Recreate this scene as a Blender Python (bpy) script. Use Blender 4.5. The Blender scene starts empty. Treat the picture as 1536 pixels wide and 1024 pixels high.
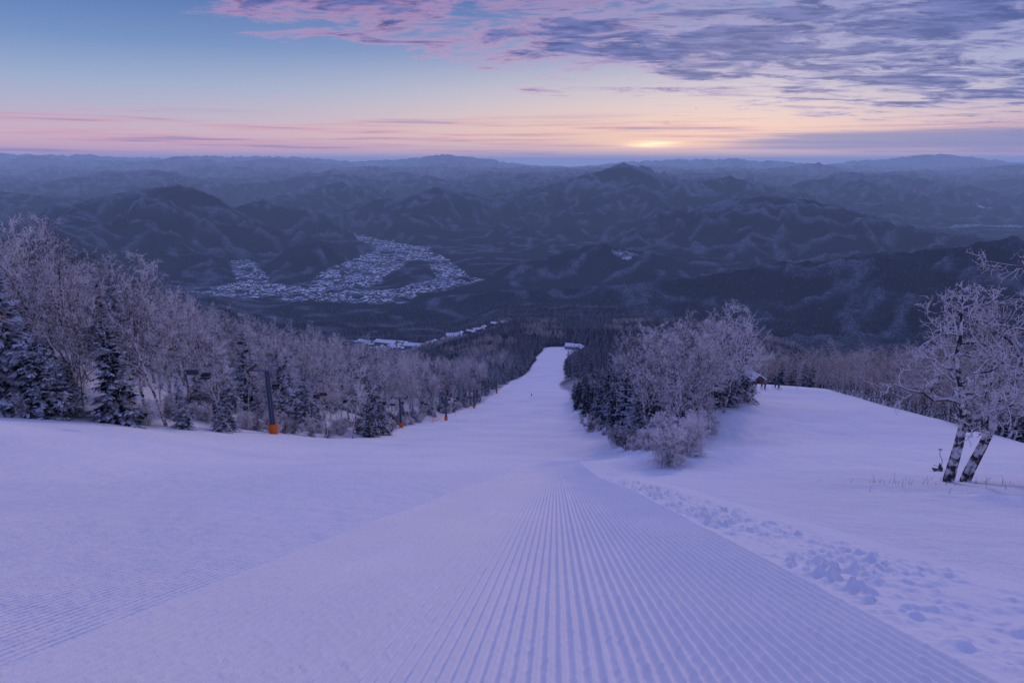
import bpy, math, random, time
import numpy as np
from mathutils import Vector, Matrix
T0=time.time()
scene=bpy.context.scene
scene.view_settings.view_transform='Standard'
scene.view_settings.look='None'
scene.view_settings.exposure=0
COL=scene.collection
rng=np.random.default_rng(7)

# ------------------------------------------------------------ noise
_p=rng.permutation(256); _p=np.concatenate([_p,_p,_p])
_ga=rng.uniform(0,2*np.pi,256); _gx=np.cos(_ga); _gy=np.sin(_ga)
def perlin(x,y):
    xi=np.floor(x).astype(np.int64); yi=np.floor(y).astype(np.int64)
    xf=x-xi; yf=y-yi
    xi&=255; yi&=255
    u=xf*xf*xf*(xf*(xf*6-15)+10); v=yf*yf*yf*(yf*(yf*6-15)+10)
    def g(ix,iy,dx,dy):
        h=_p[_p[ix]+iy]
        return _gx[h]*dx+_gy[h]*dy
    a=g(xi,yi,xf,yf); b=g(xi+1,yi,xf-1,yf); c=g(xi,yi+1,xf,yf-1); d=g(xi+1,yi+1,xf-1,yf-1)
    return (a+(b-a)*u+((c+(d-c)*u)-(a+(b-a)*u))*v)*1.5
def fbm(x,y,o=4):
    s=0;a=.5
    for i in range(o):
        s=s+a*perlin(x+17.3*i,y-9.1*i); x=x*2.03; y=y*2.03; a*=.5
    return s
def ridged(x,y,o=4):
    s=0;a=.5;w=1.0
    for i in range(o):
        n=1-np.abs(perlin(x+31.7*i,y+11.9*i)); n=n*n*w
        s=s+a*n; w=np.clip(n*1.6,0,1); x=x*2.1; y=y*2.1; a*=.5
    return s
def sstep(t,a=0.0,b=1.0):
    t=np.clip((t-a)/(b-a),0,1); return t*t*(3-2*t)
def hermite(xs,ys):
    xs=np.array(xs,float); ys=np.array(ys,float)
    d=np.diff(ys)/np.diff(xs); m=np.empty_like(ys)
    m[1:-1]=(d[:-1]*np.diff(xs)[1:]+d[1:]*np.diff(xs)[:-1])/(xs[2:]-xs[:-2]); m[0]=d[0]; m[-1]=d[-1]
    def f(x):
        x=np.clip(x,xs[0],xs[-1]); i=np.clip(np.searchsorted(xs,x)-1,0,len(xs)-2)
        h=xs[i+1]-xs[i]; t=(x-xs[i])/h
        return ((2*t**3-3*t**2+1)*ys[i]+(t**3-2*t**2+t)*h*m[i]+(-2*t**3+3*t**2)*ys[i+1]+(t**3-t**2)*h*m[i+1])
    return f
# ------------------------------------------------------------ terrain definition (metres)
P=hermite([-200,-120,-60,-20,0,10,20,30,45,75,110,160,262,400,600,850,1100,1700,2600,3150,4200,60000],
          [34,32,24,7.9,-1.5,-6.3,-11.1,-15.6,-22.4,-35.6,-50.5,-70.6,-106,-146,-196,-250,-290,-420,-600,-700,-702,-702])
XL0=hermite([-200,0,40,50,57,65,75,115,160,200,262,400,500,600,700,750,850,1100],[-90,-90,-72,-50,-40,-36,-33.5,-28.5,-30,-27,-20,-5,9,22,28,34,52,60])
XR0=hermite([-200,0,22,30,45,75,110,160,280,400,500,600,700,750,850,1100],[60,40,12,7.5,9,12,15,19,28,32,42,50,64,74,88,110])
def XL(Y): return XL0(Y)+5*fbm(Y/70+3.3,Y*0+.5,2)*sstep(Y,170,260)
def XR(Y): return XR0(Y)+6*fbm(Y/60+8.3,Y*0+2.5,2)*sstep(Y,170,260)
XI=hermite([-200,0,22,30,45,60,80,110,150,165,200,1100],[60,40,12,10,16,22,33,45,58,62,64,110])
XRIM=hermite([-200,0,45,62,110,150,165,200,260,400,1100],[41,41,41,46,65,78,86,120,165,200,400])
AR=hermite([-200,20,30,60,80,110,150,165,200,240,300,400,1100],[0,0,.2,3,5.5,8,12,12,8.5,8.5,7,4,0])
def softpos(x,k): return 0.5*(x+np.sqrt(x*x+k*k))
def near_ground(X,Y,rough=True):
    z=P(Y)
    z=z+4.0*sstep((-X-15)/35)*(1-sstep(Y,60,112))*sstep(Y,-20,30)
    dl=XL(Y)-X
    fy=(1-sstep(Y,200,500))*sstep(Y,20,70)
    z=z+fy*0.40*(softpos(dl-2,3)-softpos(dl-62,12))
    z=z-np.minimum(0.34*softpos(dl-85,10),70)
    z=z+AR(Y)*sstep((X-XR(Y))/16.0)
    xi=XI(Y); xr=XR(Y); mid=(xi+xr)/2; hw=np.maximum((xi-xr)/2,1)
    z=z+1.6*np.exp(-((X-mid)/hw)**2)*sstep(Y,30,50)*(1-sstep(Y,170,220))
    z=z-130*(1-np.exp(-0.38*softpos(X-XRIM(Y)-2,4)/130))
    if rough:
        off=np.clip(np.maximum(dl,np.minimum(X-xr,xi-X)),0,10)/10
        nearc=sstep(np.hypot(X,Y-3),5,25)
        z=z+fbm(X/14,Y/22,3)*(0.10+0.42*nearc+1.3*off)*sstep(np.hypot(X,Y-3),1,12)+fbm(X/3.1+5,Y/4.3,2)*(0.02+0.05*nearc+.25*off)
        z=z+0.6*nearc*fbm(X/45+3,Y/30,2)
        rf=sstep(X-3.5-.08*Y,1,7)*(1-sstep(Y,60,100))
        z=z+rf*(.26*ridged(X/4.5+.3*Y/4,Y/7,3)+.13*fbm(X/.8,Y/1.3,3)*sstep(fbm(X/6,Y/6,2),-.25,.25))
    return z
Rg=[ # crest polylines (x,y,z), slope
 ([(1930,2300,-262),(1683,2500,-345),(1390,2700,-416),(973,2900,-507),(428,3000,-576),(-94,3100,-640),(-437,3150,-690)],.5),
 ([(1429,5400,-475),(1720,5300,-329),(2062,5200,-255),(2350,5000,-285),(2613,4700,-367),(2836,4400,-453),(2978,4100,-566)],.55),
 ([(2062,5200,-255),(1700,4500,-470),(1500,4000,-620)],.55),
 ([(2350,5000,-285),(2150,4200,-500),(2050,3700,-600)],.55),
 ([(-560,8000,-496),(-66,8000,-376),(513,8000,-280),(924,8000,-142),(1373,8000,-10),(1749,8000,-142),(2247,8000,-232),(2739,8000,-160),(3160,8000,-296),(3670,8000,-456)],.52),
 ([(1373,8000,-25),(933,6800,-388),(483,5600,-577)],.55),
 ([(1373,8000,-25),(1547,6700,-382),(1370,5600,-577)],.55),
 ([(513,8000,-280),(200,6700,-480),(-150,5800,-600)],.55),
 ([(2739,8000,-160),(2500,6900,-400),(2300,6100,-520)],.55),
 ([(-1300,7000,-469),(-858,7000,-265),(-494,7000,-343),(-350,7000,-546)],.55),
 ([(-858,7000,-265),(-1023,5800,-540),(-1138,5300,-610)],.55),
 ([(-3064,9000,-468),(-2678,9000,-333),(-2399,9000,-250),(-2078,9000,-423),(-1760,9000,-558)],.55),
 ([(-4071,5500,-429),(-3650,5500,-313),(-3237,5500,-231),(-2867,5500,-190),(-2501,5500,-286),(-2190,5400,-448),(-1873,5000,-600)],.55),
 ([(-2867,5500,-190),(-2687,4700,-414),(-2253,4000,-620)],.6),
 ([(-3650,5500,-313),(-2972,4000,-410),(-2700,3400,-560)],.6),
 ([(-2350,2400,-190),(-2150,2500,-250),(-1950,2600,-330),(-1780,2700,-450),(-1650,2800,-600)],.9),
 ([(133,3900,-610),(340,3900,-535),(548,3900,-495),(797,3900,-538),(1005,3900,-632)],.5),
 ([(4234,9500,-275),(4724,9500,-180),(5018,9500,-120),(5410,9500,-238),(5930,9500,-399),(6540,9500,-494),(7213,9500,-400),(7800,9500,-450)],.5),
 ([(5018,9500,-120),(4500,8000,-400),(4200,7000,-540)],.55),
 ([(-1680,4350,-640),(-1521,4350,-550),(-1317,4350,-530),(-1185,4350,-610)],.7),
 ([(-640,3950,-690),(-500,3920,-650),(-380,3950,-680)],.6),
 ([(-6500,7600,-330),(-5800,7300,-300),(-5000,7200,-420)],.5),
]
rr=random.Random(11)
for (yy,et,amp,span) in [(11500,-.024,.010,10000),(14000,-.017,.009,13000),(18000,-.009,.007,16000),(23000,-.003,.006,22000),(29000,.004,.0055,30000)]:
    n=30; pts=[]; v=0
    for i in range(n):
        x=-span+2*span*i/(n-1)+rr.uniform(-.3,.3)*span/n
        e=et+amp*(rr.uniform(-1,1)*.9+.5*math.sin(i*1.3+yy))
        if yy>20000 and x<-.25*yy: e+=.006
        if yy>20000 and x>-.1*yy: e-=.003
        pts.append((x,yy+rr.uniform(-.05,.05)*yy,e*yy))
    Rg.append((pts,.4))
    for i in range(1,n-1,1):
        x,y,z=pts[i]; Rg.append(([(x,y,z),(x+rr.uniform(-.06,.06)*yy,y-.12*yy,z-.35*(z+720))],.45))
Rg.append(([(13500,28000,-100),(16200,28000,120),(18200,28000,350),(20200,28000,140),(22500,28000,-100)],.25))
FLOOR=-702.
valley_segs=[((-1600,3480),(-700,3330),200),((-700,3350),(-330,3800),130),((-1050,3500),(-900,5200),220),((-900,5200),(-1500,6000),150),((-1500,6000),(-2070,6900),130),((-1500,3600),(-1950,4500),90),((-330,3800),(-650,4900),100)]
def segdist(X,Y,a,b):
    ax,ay=a[0],a[1]; bx,by=b[0],b[1]; dx,dy=bx-ax,by-ay
    t=np.clip(((X-ax)*dx+(Y-ay)*dy)/(dx*dx+dy*dy),0,1)
    return np.hypot(X-ax-t*dx,Y-ay-t*dy),t
def vmask(X,Y):
    m=np.full(X.shape,1e9)
    for a,b,w in valley_segs:
        d,_=segdist(X,Y,a,b); m=np.minimum(m,d/w)
    return m+.6*fbm(X/210,Y/260,4)
CLEAR=[(-400,1680,120,130),(-300,1540,110,110),(-195,1400,90,100),(-110,1275,60,85),(-62,1175,45,65),(72,815,34,40),(700,3850,90,40),(5980,8200,160,200),(-3900,4700,220,120),(2650,3300,200,50),(3300,6500,300,120),(5200,6900,500,100)]
def terrain(X,Y):
    """returns z, cover(0 snow..1 forest), frost"""
    r=np.hypot(X,Y)
    z=near_ground(X,Y)
    far=r>700
    piste=sstep(X-XL(Y),-2,2)*(1-sstep(X-XR(Y),0,4))*(1-sstep(Y+60*fbm(X/40,Y/90,2),790,830))
    field=sstep(X-XI(Y),-3,2)*(1-sstep(X-XRIM(Y),1,6))*(1-sstep(Y,166,176))
    nearf=(1-sstep(Y,18,24))
    snow=np.clip(np.maximum(np.maximum(piste,field),nearf*(1-sstep(np.abs(X),80,90))),0,1)
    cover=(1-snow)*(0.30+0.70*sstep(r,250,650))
    frost=np.zeros_like(z)
    if not far.any(): return z,cover,frost
    xf=X[far]; yf=Y[far]; rf=r[far]
    w=sstep(rf,900,2200)*(1+sstep(rf,9000,16000))
    wx=xf+fbm(xf/900,yf/900,3)*190*w; wy=yf+fbm(xf/900+40,yf/900-7,3)*190*w
    h=np.full(xf.shape,-2000.); crest=np.full(xf.shape,-400.)
    for pts,s in Rg:
        pa=np.array(pts); reach=1.3*800/s*2.2+400
        sel=np.nonzero((wx>pa[:,0].min()-reach)&(wx<pa[:,0].max()+reach)&(wy>pa[:,1].min()-reach)&(wy<pa[:,1].max()+reach))[0]
        if len(sel)==0: continue
        sxx=wx[sel]; syy=wy[sel]; hs=h[sel]; cs=crest[sel]
        for a,b in zip(pts[:-1],pts[1:]):
            d,t=segdist(sxx,syy,a,b)
            zc=a[2]+(b[2]-a[2])*t
            Hh=zc+760
            hh=zc-Hh*(1-np.exp(-s*d/Hh*1.0))
            cs=np.where(hh>hs,zc,cs)
            k=12.; dd=np.clip(.5+.5*(hh-hs)/k,0,1)
            hs=hs*(1-dd)+hh*dd+k*dd*(1-dd)
        h[sel]=hs; crest[sel]=cs
    under=np.clip((crest-h)/200,0.10,1)
    rd=ridged(xf/1000+3,yf/1000,5); rd2=ridged(xf/330+9,yf/330,4); rd3=ridged(xf/120+1,yf/120,3)
    relief=np.clip((h+700)/160,0,1)
    h=h+((rd-.45)*330*under+(rd2-.45)*85*np.clip(under*1.4,.2,1)+(rd3-.45)*20)*relief
    frost_f=np.clip((rd2-.46)*3.2,0,1)*.6+np.clip((rd3-.5)*2.5,0,1)*.25+np.clip((h+450)/380,0,1)*.9*np.clip((rd-.38)*3,0,1)
    base=z[far]+fbm(xf/420,yf/420,4)*55*sstep(rf,1900,2400)
    vm=vmask(xf,yf)
    floorw=sstep(vm,.9,1.8)
    base=np.where(yf>2400, FLOOR+(base-FLOOR)*np.maximum(floorw,1-sstep(yf,2400,3100)),base)
    base=np.maximum(base,FLOOR+2+6*fbm(xf/300,yf/300,2))
    k=30.; dd=np.clip(.5+.5*(h-base)/k,0,1)
    zz=base*(1-dd)+h*dd+k*dd*(1-dd)
    flo=FLOOR+3+5*fbm(xf/300,yf/300,2)
    zz=flo+(zz-flo)*np.where(yf>3050,sstep(vm,.92,1.55),1.)
    z[far]=zz
    vs=(1-sstep(vm,.85,1.2))*sstep(yf,3000,3100)
    nf=fbm(xf/90,yf/60,3); nw=fbm(xf/170+7,yf/130,3)
    vs=vs*np.clip(.95+nf*1.2,.3,1)*(1-.85*sstep(nw,.10,.24))
    for cx,cy,ra,rb in CLEAR:
        vs=np.maximum(vs,1-sstep(np.hypot((xf-cx)/ra,(yf-cy)/rb)+.4*nf,.75,1.1))
    cf=cover[far]; cf=np.minimum(cf,1-vs); cover[far]=cf
    frost[far]=frost_f
    return z,cover,frost

# ------------------------------------------------------------ material helpers
def newmat(name):
    m=bpy.data.materials.new(name); m.use_nodes=True; nt=m.node_tree
    b=nt.nodes['Principled BSDF']; b.inputs['Roughness'].default_value=.8
    if 'Specular IOR Level' in b.inputs: b.inputs['Specular IOR Level'].default_value=.25
    return m,nt,b
class NB:
    def __init__(s,nt): s.nt=nt
    def n(s,t,**k):
        x=s.nt.nodes.new(t)
        for a,v in k.items(): setattr(x,a,v)
        return x
    def put(s,sock,v):
        if isinstance(v,bpy.types.NodeSocket): s.nt.links.new(v,sock)
        else: sock.default_value=v
    def m(s,op,a,b=None,c=None,clamp=False):
        x=s.n('ShaderNodeMath',operation=op,use_clamp=clamp)
        s.put(x.inputs[0],a)
        if b is not None: s.put(x.inputs[1],b)
        if c is not None: s.put(x.inputs[2],c)
        return x.outputs[0]
    def ss(s,v,a,b,lo=0.,hi=1.):
        x=s.n('ShaderNodeMapRange',interpolation_type='SMOOTHSTEP')
        s.put(x.inputs[0],v); s.put(x.inputs[1],a); s.put(x.inputs[2],b); s.put(x.inputs[3],lo); s.put(x.inputs[4],hi)
        return x.outputs[0]
    def mix(s,f,a,b,bt='MIX'):
        x=s.n('ShaderNodeMix',data_type='RGBA',blend_type=bt)
        s.put(x.inputs[0],f); s.put(x.inputs[6],a); s.put(x.inputs[7],b)
        return x.outputs[2]
    def noise(s,vec,scale,detail=4,rough=.5,dist=0.):
        x=s.n('ShaderNodeTexNoise')
        if vec is not None: s.put(x.inputs['Vector'],vec)
        x.inputs['Scale'].default_value=scale; x.inputs['Detail'].default_value=detail
        x.inputs['Roughness'].default_value=rough; x.inputs['Distortion'].default_value=dist
        return x.outputs[0]
    def mapping(s,vec,sc=(1,1,1),rot=(0,0,0)):
        x=s.n('ShaderNodeMapping'); s.put(x.inputs[0],vec); x.inputs[3].default_value=sc; x.inputs[2].default_value=rot
        return x.outputs[0]
    def bump(s,h,dist,strength=1.,normal=None):
        x=s.n('ShaderNodeBump'); s.put(x.inputs['Height'],h); x.inputs['Distance'].default_value=dist
        s.put(x.inputs['Strength'],strength)
        if normal is not None: s.put(x.inputs['Normal'],normal)
        return x.outputs[0]
def c4(r,g,b): return (r,g,b,1.)
def s2l(r,g,b):
    f=lambda v:(v/255/12.92 if v/255<=.04045 else ((v/255+.055)/1.055)**2.4)
    return (f(r),f(g),f(b),1.)
def use_diffuse(nt,k,b):
    nt.nodes.remove(b); b=k.n('ShaderNodeBsdfDiffuse'); k.put(nt.nodes['Material Output'].inputs[0],b.outputs[0]); return b
def near_mat():
    m,nt,b=newmat('piste_snow_ground'); k=NB(nt); b=use_diffuse(nt,k,b)
    co=k.n('ShaderNodeTexCoord').outputs['Object']
    cov=k.n('ShaderNodeAttribute',attribute_name='cover').outputs['Fac']
    sx=k.n('ShaderNodeSeparateXYZ'); k.put(sx.inputs[0],co); y=sx.outputs[1]
    n1=k.noise(co,.06,2,.6); n2=k.noise(co,.085,2,.7)
    scol=k.mix(k.ss(n1,.3,.7),c4(.76,.79,.88),c4(.87,.88,.91))
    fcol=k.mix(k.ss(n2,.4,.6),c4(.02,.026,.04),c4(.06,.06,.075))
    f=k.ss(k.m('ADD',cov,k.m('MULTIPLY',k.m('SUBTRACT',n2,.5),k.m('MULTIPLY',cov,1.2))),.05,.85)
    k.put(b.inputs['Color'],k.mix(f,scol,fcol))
    nearf=k.ss(y,14,45,1.,0.)
    w=k.n('ShaderNodeTexWave',wave_type='BANDS',bands_direction='X'); k.put(w.inputs['Vector'],k.mapping(co,(1,1,1),(0,0,math.radians(4.3))))
    w.inputs['Scale'].default_value=3.6
    patch=k.ss(n1,.34,.50)
    fine=k.noise(co,9.,2,.7); mid=k.noise(k.mapping(co,(1,.5,1)),1.1,2,.65)
    h=k.m('MULTIPLY',w.outputs[1],k.m('MULTIPLY',nearf,k.m('MULTIPLY',patch,.015)))
    h=k.m('ADD',h,k.m('MULTIPLY',fine,k.m('MULTIPLY',nearf,.035)))
    h=k.m('ADD',h,k.m('MULTIPLY',mid,.16))
    h=k.m('ADD',h,k.m('MULTIPLY',n2,k.m('MULTIPLY',f,5.)))
    k.put(b.inputs['Normal'],k.bump(h,1.))
    return m
def far_mat():
    m,nt,b=newmat('forested_mountain_ground'); k=NB(nt); b=use_diffuse(nt,k,b)
    co=k.n('ShaderNodeTexCoord').outputs['Object']
    cov=k.n('ShaderNodeAttribute',attribute_name='cover').outputs['Fac']
    fro=k.n('ShaderNodeAttribute',attribute_name='frost').outputs['Fac']
    n2=k.noise(co,.085,2,.7); n3=k.noise(co,.004,2,.6); n4=k.noise(co,.03,2,.65)
    fcol=k.mix(k.ss(n3,.4,.62),c4(.008,.016,.038),c4(.028,.036,.060))
    fcol=k.mix(k.ss(n2,.42,.62),fcol,c4(.030,.037,.060))
    fcol=k.mix(k.m('MULTIPLY',k.ss(fro,.05,1.),k.ss(n2,.35,.65,.3,.85)),fcol,c4(.30,.32,.40))
    sp=k.ss(k.m('ADD',k.m('MULTIPLY',n2,.5),k.m('MULTIPLY',n4,.5)),.62,.71)
    fcol=k.mix(k.m('MULTIPLY',sp,.35),fcol,c4(.40,.42,.50))
    n5=k.noise(k.mapping(co,(1,.6,1),(0,0,.5)),.02,2,.6)
    vfield=k.mix(k.ss(n5,.42,.60),c4(.16,.18,.24),c4(.62,.65,.72))
    scol=k.mix(k.m('MULTIPLY',k.ss(n4,.46,.56),.85),vfield,c4(.05,.057,.08))
    f=k.ss(k.m('ADD',cov,k.m('MULTIPLY',k.m('SUBTRACT',n4,.5),k.m('MULTIPLY',cov,1.2))),.05,.85)
    k.put(b.inputs['Color'],k.mix(f,scol,fcol))
    k.put(b.inputs['Normal'],k.bump(k.m('MULTIPLY',n2,k.m('MULTIPLY',f,12.)),1.))
    return m
def snow_mat(name,scale=12.,dist=.02):
    m,nt,b=newmat(name); k=NB(nt); b=use_diffuse(nt,k,b); co=k.n('ShaderNodeTexCoord').outputs['Object']
    k.put(b.inputs['Color'],k.mix(k.noise(co,.5,2),c4(.77,.80,.88),c4(.86,.87,.905)))
    k.put(b.inputs['Normal'],k.bump(k.noise(co,scale,2,.7),dist,.8))
    return m
def frost_mat(name,bark,frost,amt,scale,rnd=.0,alt=None):
    m,nt,b=newmat(name); k=NB(nt); co=k.n('ShaderNodeTexCoord').outputs['Object']; b=use_diffuse(nt,k,b)
    g=k.n('ShaderNodeNewGeometry'); sz=k.n('ShaderNodeSeparateXYZ'); k.put(sz.inputs[0],g.outputs['Normal'])
    r=k.n('ShaderNodeObjectInfo').outputs['Random']
    v=k.m('ADD',k.m('MULTIPLY',sz.outputs[2],.30),k.noise(co,scale,1,.6))
    v=k.m('ADD',v,k.m('MULTIPLY',k.m('SUBTRACT',r,.5),rnd))
    f=k.ss(v,1-amt-.12,1-amt+.12)
    bc=c4(*bark) if alt is None else k.mix(r,c4(*bark),c4(*alt))
    k.put(b.inputs['Color'],k.mix(f,bc,c4(*frost)))
    return m
def plain(name,col,rough=.6,metal=0.,var=.15,scale=6.):
    m,nt,b=newmat(name); k=NB(nt); co=k.n('ShaderNodeTexCoord').outputs['Object']
    k.put(b.inputs['Base Color'],k.mix(k.noise(co,scale,3),c4(*[c*(1-var) for c in col]),c4(*[min(1,c*(1+var)) for c in col])))
    b.inputs['Roughness'].default_value=rough; b.inputs['Metallic'].default_value=metal
    return m
M_near=near_mat(); M_far=far_mat()
M_track=snow_mat('groomed_snow',30.,.008)
M_snow=snow_mat('snow')
M_twig=frost_mat('frosted_twigs',(.070,.054,.060),(.84,.79,.80),.54,.9,.46,(.23,.145,.12))
M_twig2=frost_mat('frosted_twigs_warm',(.16,.105,.08),(.75,.66,.62),.48,.9,.3,(.29,.19,.13))
M_bark=frost_mat('birch_bark',(.08,.07,.075),(.64,.61,.63),.50,3.5)
M_spruce=frost_mat('spruce_needles_snow',(.010,.020,.022),(.68,.70,.78),.26,1.3,.12)
M_dark=frost_mat('conifer_needles',(.008,.014,.020),(.42,.45,.52),.16,.8,.2)

# ------------------------------------------------------------ mesh helpers
def mesh_np(name,co,faces,mats,attrs={},smooth=True,mi=None):
    me=bpy.data.meshes.new(name)
    n=len(co); f=len(faces)
    me.vertices.add(n); me.vertices.foreach_set('co',np.ascontiguousarray(co,dtype=np.float32).ravel())
    me.loops.add(f*4); me.loops.foreach_set('vertex_index',faces.astype(np.int32).ravel())
    me.polygons.add(f); me.polygons.foreach_set('loop_start',np.arange(0,f*4,4,dtype=np.int32))
    try: me.polygons.foreach_set('loop_total',np.full(f,4,dtype=np.int32))
    except Exception: pass
    me.polygons.foreach_set('use_smooth',np.full(f,smooth,dtype=bool))
    for mt in mats: me.materials.append(mt)
    if mi is not None: me.polygons.foreach_set('material_index',mi.astype(np.int32))
    me.update(calc_edges=True)
    for a,v in attrs.items():
        at=me.attributes.new(a,'FLOAT','POINT'); at.data.foreach_set('value',v.astype(np.float32))
    o=bpy.data.objects.new(name,me); COL.objects.link(o); return o
def grid_faces(nr,nc):
    i=np.arange(nr-1)[:,None]*nc+np.arange(nc-1)[None,:]
    i=i.ravel(); return np.stack([i,i+1,i+nc+1,i+nc],1)
class MB:
    def __init__(s): s.V=[];s.F=[];s.M=[]
    def tube(s,pts,rads,n=6,mat=0,cap=False):
        V=s.V;base=len(V);m=len(pts)
        for i in range(m):
            a=pts[max(i-1,0)];b=pts[min(i+1,m-1)]
            dx,dy,dz=b[0]-a[0],b[1]-a[1],b[2]-a[2]
            l=math.sqrt(dx*dx+dy*dy+dz*dz) or 1;dx/=l;dy/=l;dz/=l
            if abs(dz)<.9: ux,uy,uz=-dy,dx,0.
            else: ux,uy,uz=0.,-dz,dy
            l=math.sqrt(ux*ux+uy*uy+uz*uz) or 1;ux/=l;uy/=l;uz/=l
            vx,vy,vz=dy*uz-dz*uy,dz*ux-dx*uz,dx*uy-dy*ux
            p=pts[i];r=rads[i]
            for k in range(n):
                t=6.28318*k/n;c=math.cos(t)*r;q=math.sin(t)*r
                V.append((p[0]+ux*c+vx*q,p[1]+uy*c+vy*q,p[2]+uz*c+vz*q))
        for i in range(m-1):
            for k in range(n):
                k2=(k+1)%n
                s.F.append((base+i*n+k,base+i*n+k2,base+(i+1)*n+k2,base+(i+1)*n+k));s.M.append(mat)
        if cap:
            s.F.append(tuple(base+k for k in range(n))[::-1]);s.M.append(mat)
            s.F.append(tuple(base+(m-1)*n+k for k in range(n)));s.M.append(mat)
    def box(s,c,d,mat=0,rz=0.,rx=0.):
        R=Matrix.Rotation(rz,3,'Z')@Matrix.Rotation(rx,3,'X'); b=len(s.V)
        for x in(-.5,.5):
            for y in(-.5,.5):
                for z in(-.5,.5):
                    v=R@Vector((x*d[0],y*d[1],z*d[2])); s.V.append((v.x+c[0],v.y+c[1],v.z+c[2]))
        for f in((0,1,3,2),(4,6,7,5),(0,4,5,1),(2,3,7,6),(0,2,6,4),(1,5,7,3)):
            s.F.append(tuple(b+i for i in f));s.M.append(mat)
    def house(s,c,w,l,h,rh,rz,mw=0,mr=1,ov=.4):
        R=Matrix.Rotation(rz,3,'Z'); 
        def P_(x,y,z):
            v=R@Vector((x,y,z)); s.V.append((v.x+c[0],v.y+c[1],v.z+c[2])); return len(s.V)-1
        a=[P_(x,y,z) for z in(-3,h) for x,y in((-w/2,-l/2),(w/2,-l/2),(w/2,l/2),(-w/2,l/2))]
        for i in range(4): s.F.append((a[i],a[(i+1)%4],a[4+(i+1)%4],a[4+i]));s.M.append(mw)
        r0=P_(0,-l/2,h+rh);r1=P_(0,l/2,h+rh)
        s.F.append((a[4],a[5],r0));s.M.append(mw);s.F.append((a[6],a[7],r1));s.M.append(mw)
        t=.35
        for sg in(-1,1):
            q=[P_(sg*(w/2+ov),-l/2-ov,h-ov*rh/(w/2)+.02),P_(sg*(w/2+ov),l/2+ov,h-ov*rh/(w/2)+.02),P_(0,l/2+ov,h+rh+.02),P_(0,-l/2-ov,h+rh+.02)]
            q2=[P_(sg*(w/2+ov),-l/2-ov,h-ov*rh/(w/2)+t),P_(sg*(w/2+ov),l/2+ov,h-ov*rh/(w/2)+t),P_(0,l/2+ov,h+rh+t),P_(0,-l/2-ov,h+rh+t)]
            s.F.append(tuple(q2));s.M.append(mr)
            for i in (0,1,3):
                j=(i+1)%4; s.F.append((q[i],q[j],q2[j],q2[i]));s.M.append(mr)
            s.F.append(tuple(q));s.M.append(mw)
    def mesh(s,name,mats,smooth=False):
        me=bpy.data.meshes.new(name);me.from_pydata(s.V,[],s.F)
        for m in mats: me.materials.append(m)
        if len(mats)>1: me.polygons.foreach_set('material_index',s.M)
        if smooth: me.polygons.foreach_set('use_smooth',[True]*len(s.F))
        me.update(); return me
    def obj(s,name,mats,loc=(0,0,0),parent=None,smooth=False):
        o=bpy.data.objects.new(name,s.mesh(name,mats,smooth)); o.location=loc; COL.objects.link(o)
        if parent: o.parent=parent
        return o
def empty(name,loc=(0,0,0),rz=0.):
    o=bpy.data.objects.new(name,None); o.location=loc; o.rotation_euler=(0,0,rz); o.empty_display_size=.5; COL.objects.link(o); return o

# ------------------------------------------------------------ terrain mesh
CX,CY=0.,-10.
az=np.concatenate([np.linspace(-180,-48,50)[:-1],np.linspace(-48,48,860),np.linspace(48,180,50)[1:]])*math.pi/180
rad=np.concatenate([[0.05,1,2,4,6,8],np.exp(np.linspace(math.log(10),math.log(1200),340)),np.exp(np.linspace(math.log(1200),math.log(10500),460))[1:],np.exp(np.linspace(math.log(10500),math.log(60000),130))[1:]])
A,R=np.meshgrid(az,rad)
X=(CX+R*np.sin(A)).ravel();Y=(CY+R*np.cos(A)).ravel()
Z,cov,fro=terrain(X,Y)
gf=grid_faces(len(rad),len(az))[:,::-1]
mi=np.repeat((rad[:-1]>840).astype(int),len(az)-1)
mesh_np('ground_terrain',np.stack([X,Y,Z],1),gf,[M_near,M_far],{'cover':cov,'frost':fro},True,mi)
print('terrain',time.time()-T0)
def gz(x,y):
    return float(terrain(np.array([float(x)]),np.array([float(y)]))[0][0])

# ------------------------------------------------------------ groomed track
HW=2.7;HL=3.55
u=np.concatenate([np.linspace(-HL-.35,-HL,10)[:-1],np.linspace(-HL,HW,720),np.linspace(HW,HW+2.6,170)[1:]])
v=np.exp(np.linspace(math.log(1.3),math.log(60),540))
U,VV=np.meshgrid(u,v); U=U.ravel();VV=VV.ravel()
sq=1-.45*sstep(VV,8,46)           # the groomed strip narrows as the piste rolls over
tx=U*sq+.02+.076*VV-.0006*np.clip(VV-20,0,99)**2; ty=VV.copy()
zb=near_ground(tx,ty)
fade=1-sstep(VV+3*fbm(U*.8,VV*.2,2),26,44)
amp=.062*(1-.3*sstep(fbm(U*1.2,VV*.25,2),0,.5))*fade*(.75+.25*(1-sstep(VV,6,25)))
ph=U/.092*2*np.pi
ph=ph+.35*fbm(U*2,VV*.6,2)+.3*fbm(U*9,VV*5,2)
tt=(ph/(2*np.pi))%1.0
wv=np.where(tt<.58,sstep(tt/.58),1-sstep((tt-.58)/.42))
inside=sstep(HW-U,0,.06)*sstep(U+HL,0,.06)
crumb=np.clip(fbm(U*14,VV*9,3)-.08,0,1)*.07
h=.012+inside*(amp*wv+crumb*.5*fade+.010*fbm(U*5,VV*3,2))
for s0 in(.35,-1.35): h+=.016*np.exp(-((U-s0)/.05)**2)*fade
bz=U-HW
lum=np.clip(fbm(U*4.2,VV*3.1,5)+.0,0,1)*.25+np.clip(ridged(U*2.4+4,VV*1.9,4)-.42,0,1)*.13
bm=sstep(bz,-.05,.25)*(1-sstep(bz,.9,2.4))*(.45+.9*sstep(fbm(U*.5+3,VV*.35,2),-.25,.3))
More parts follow.
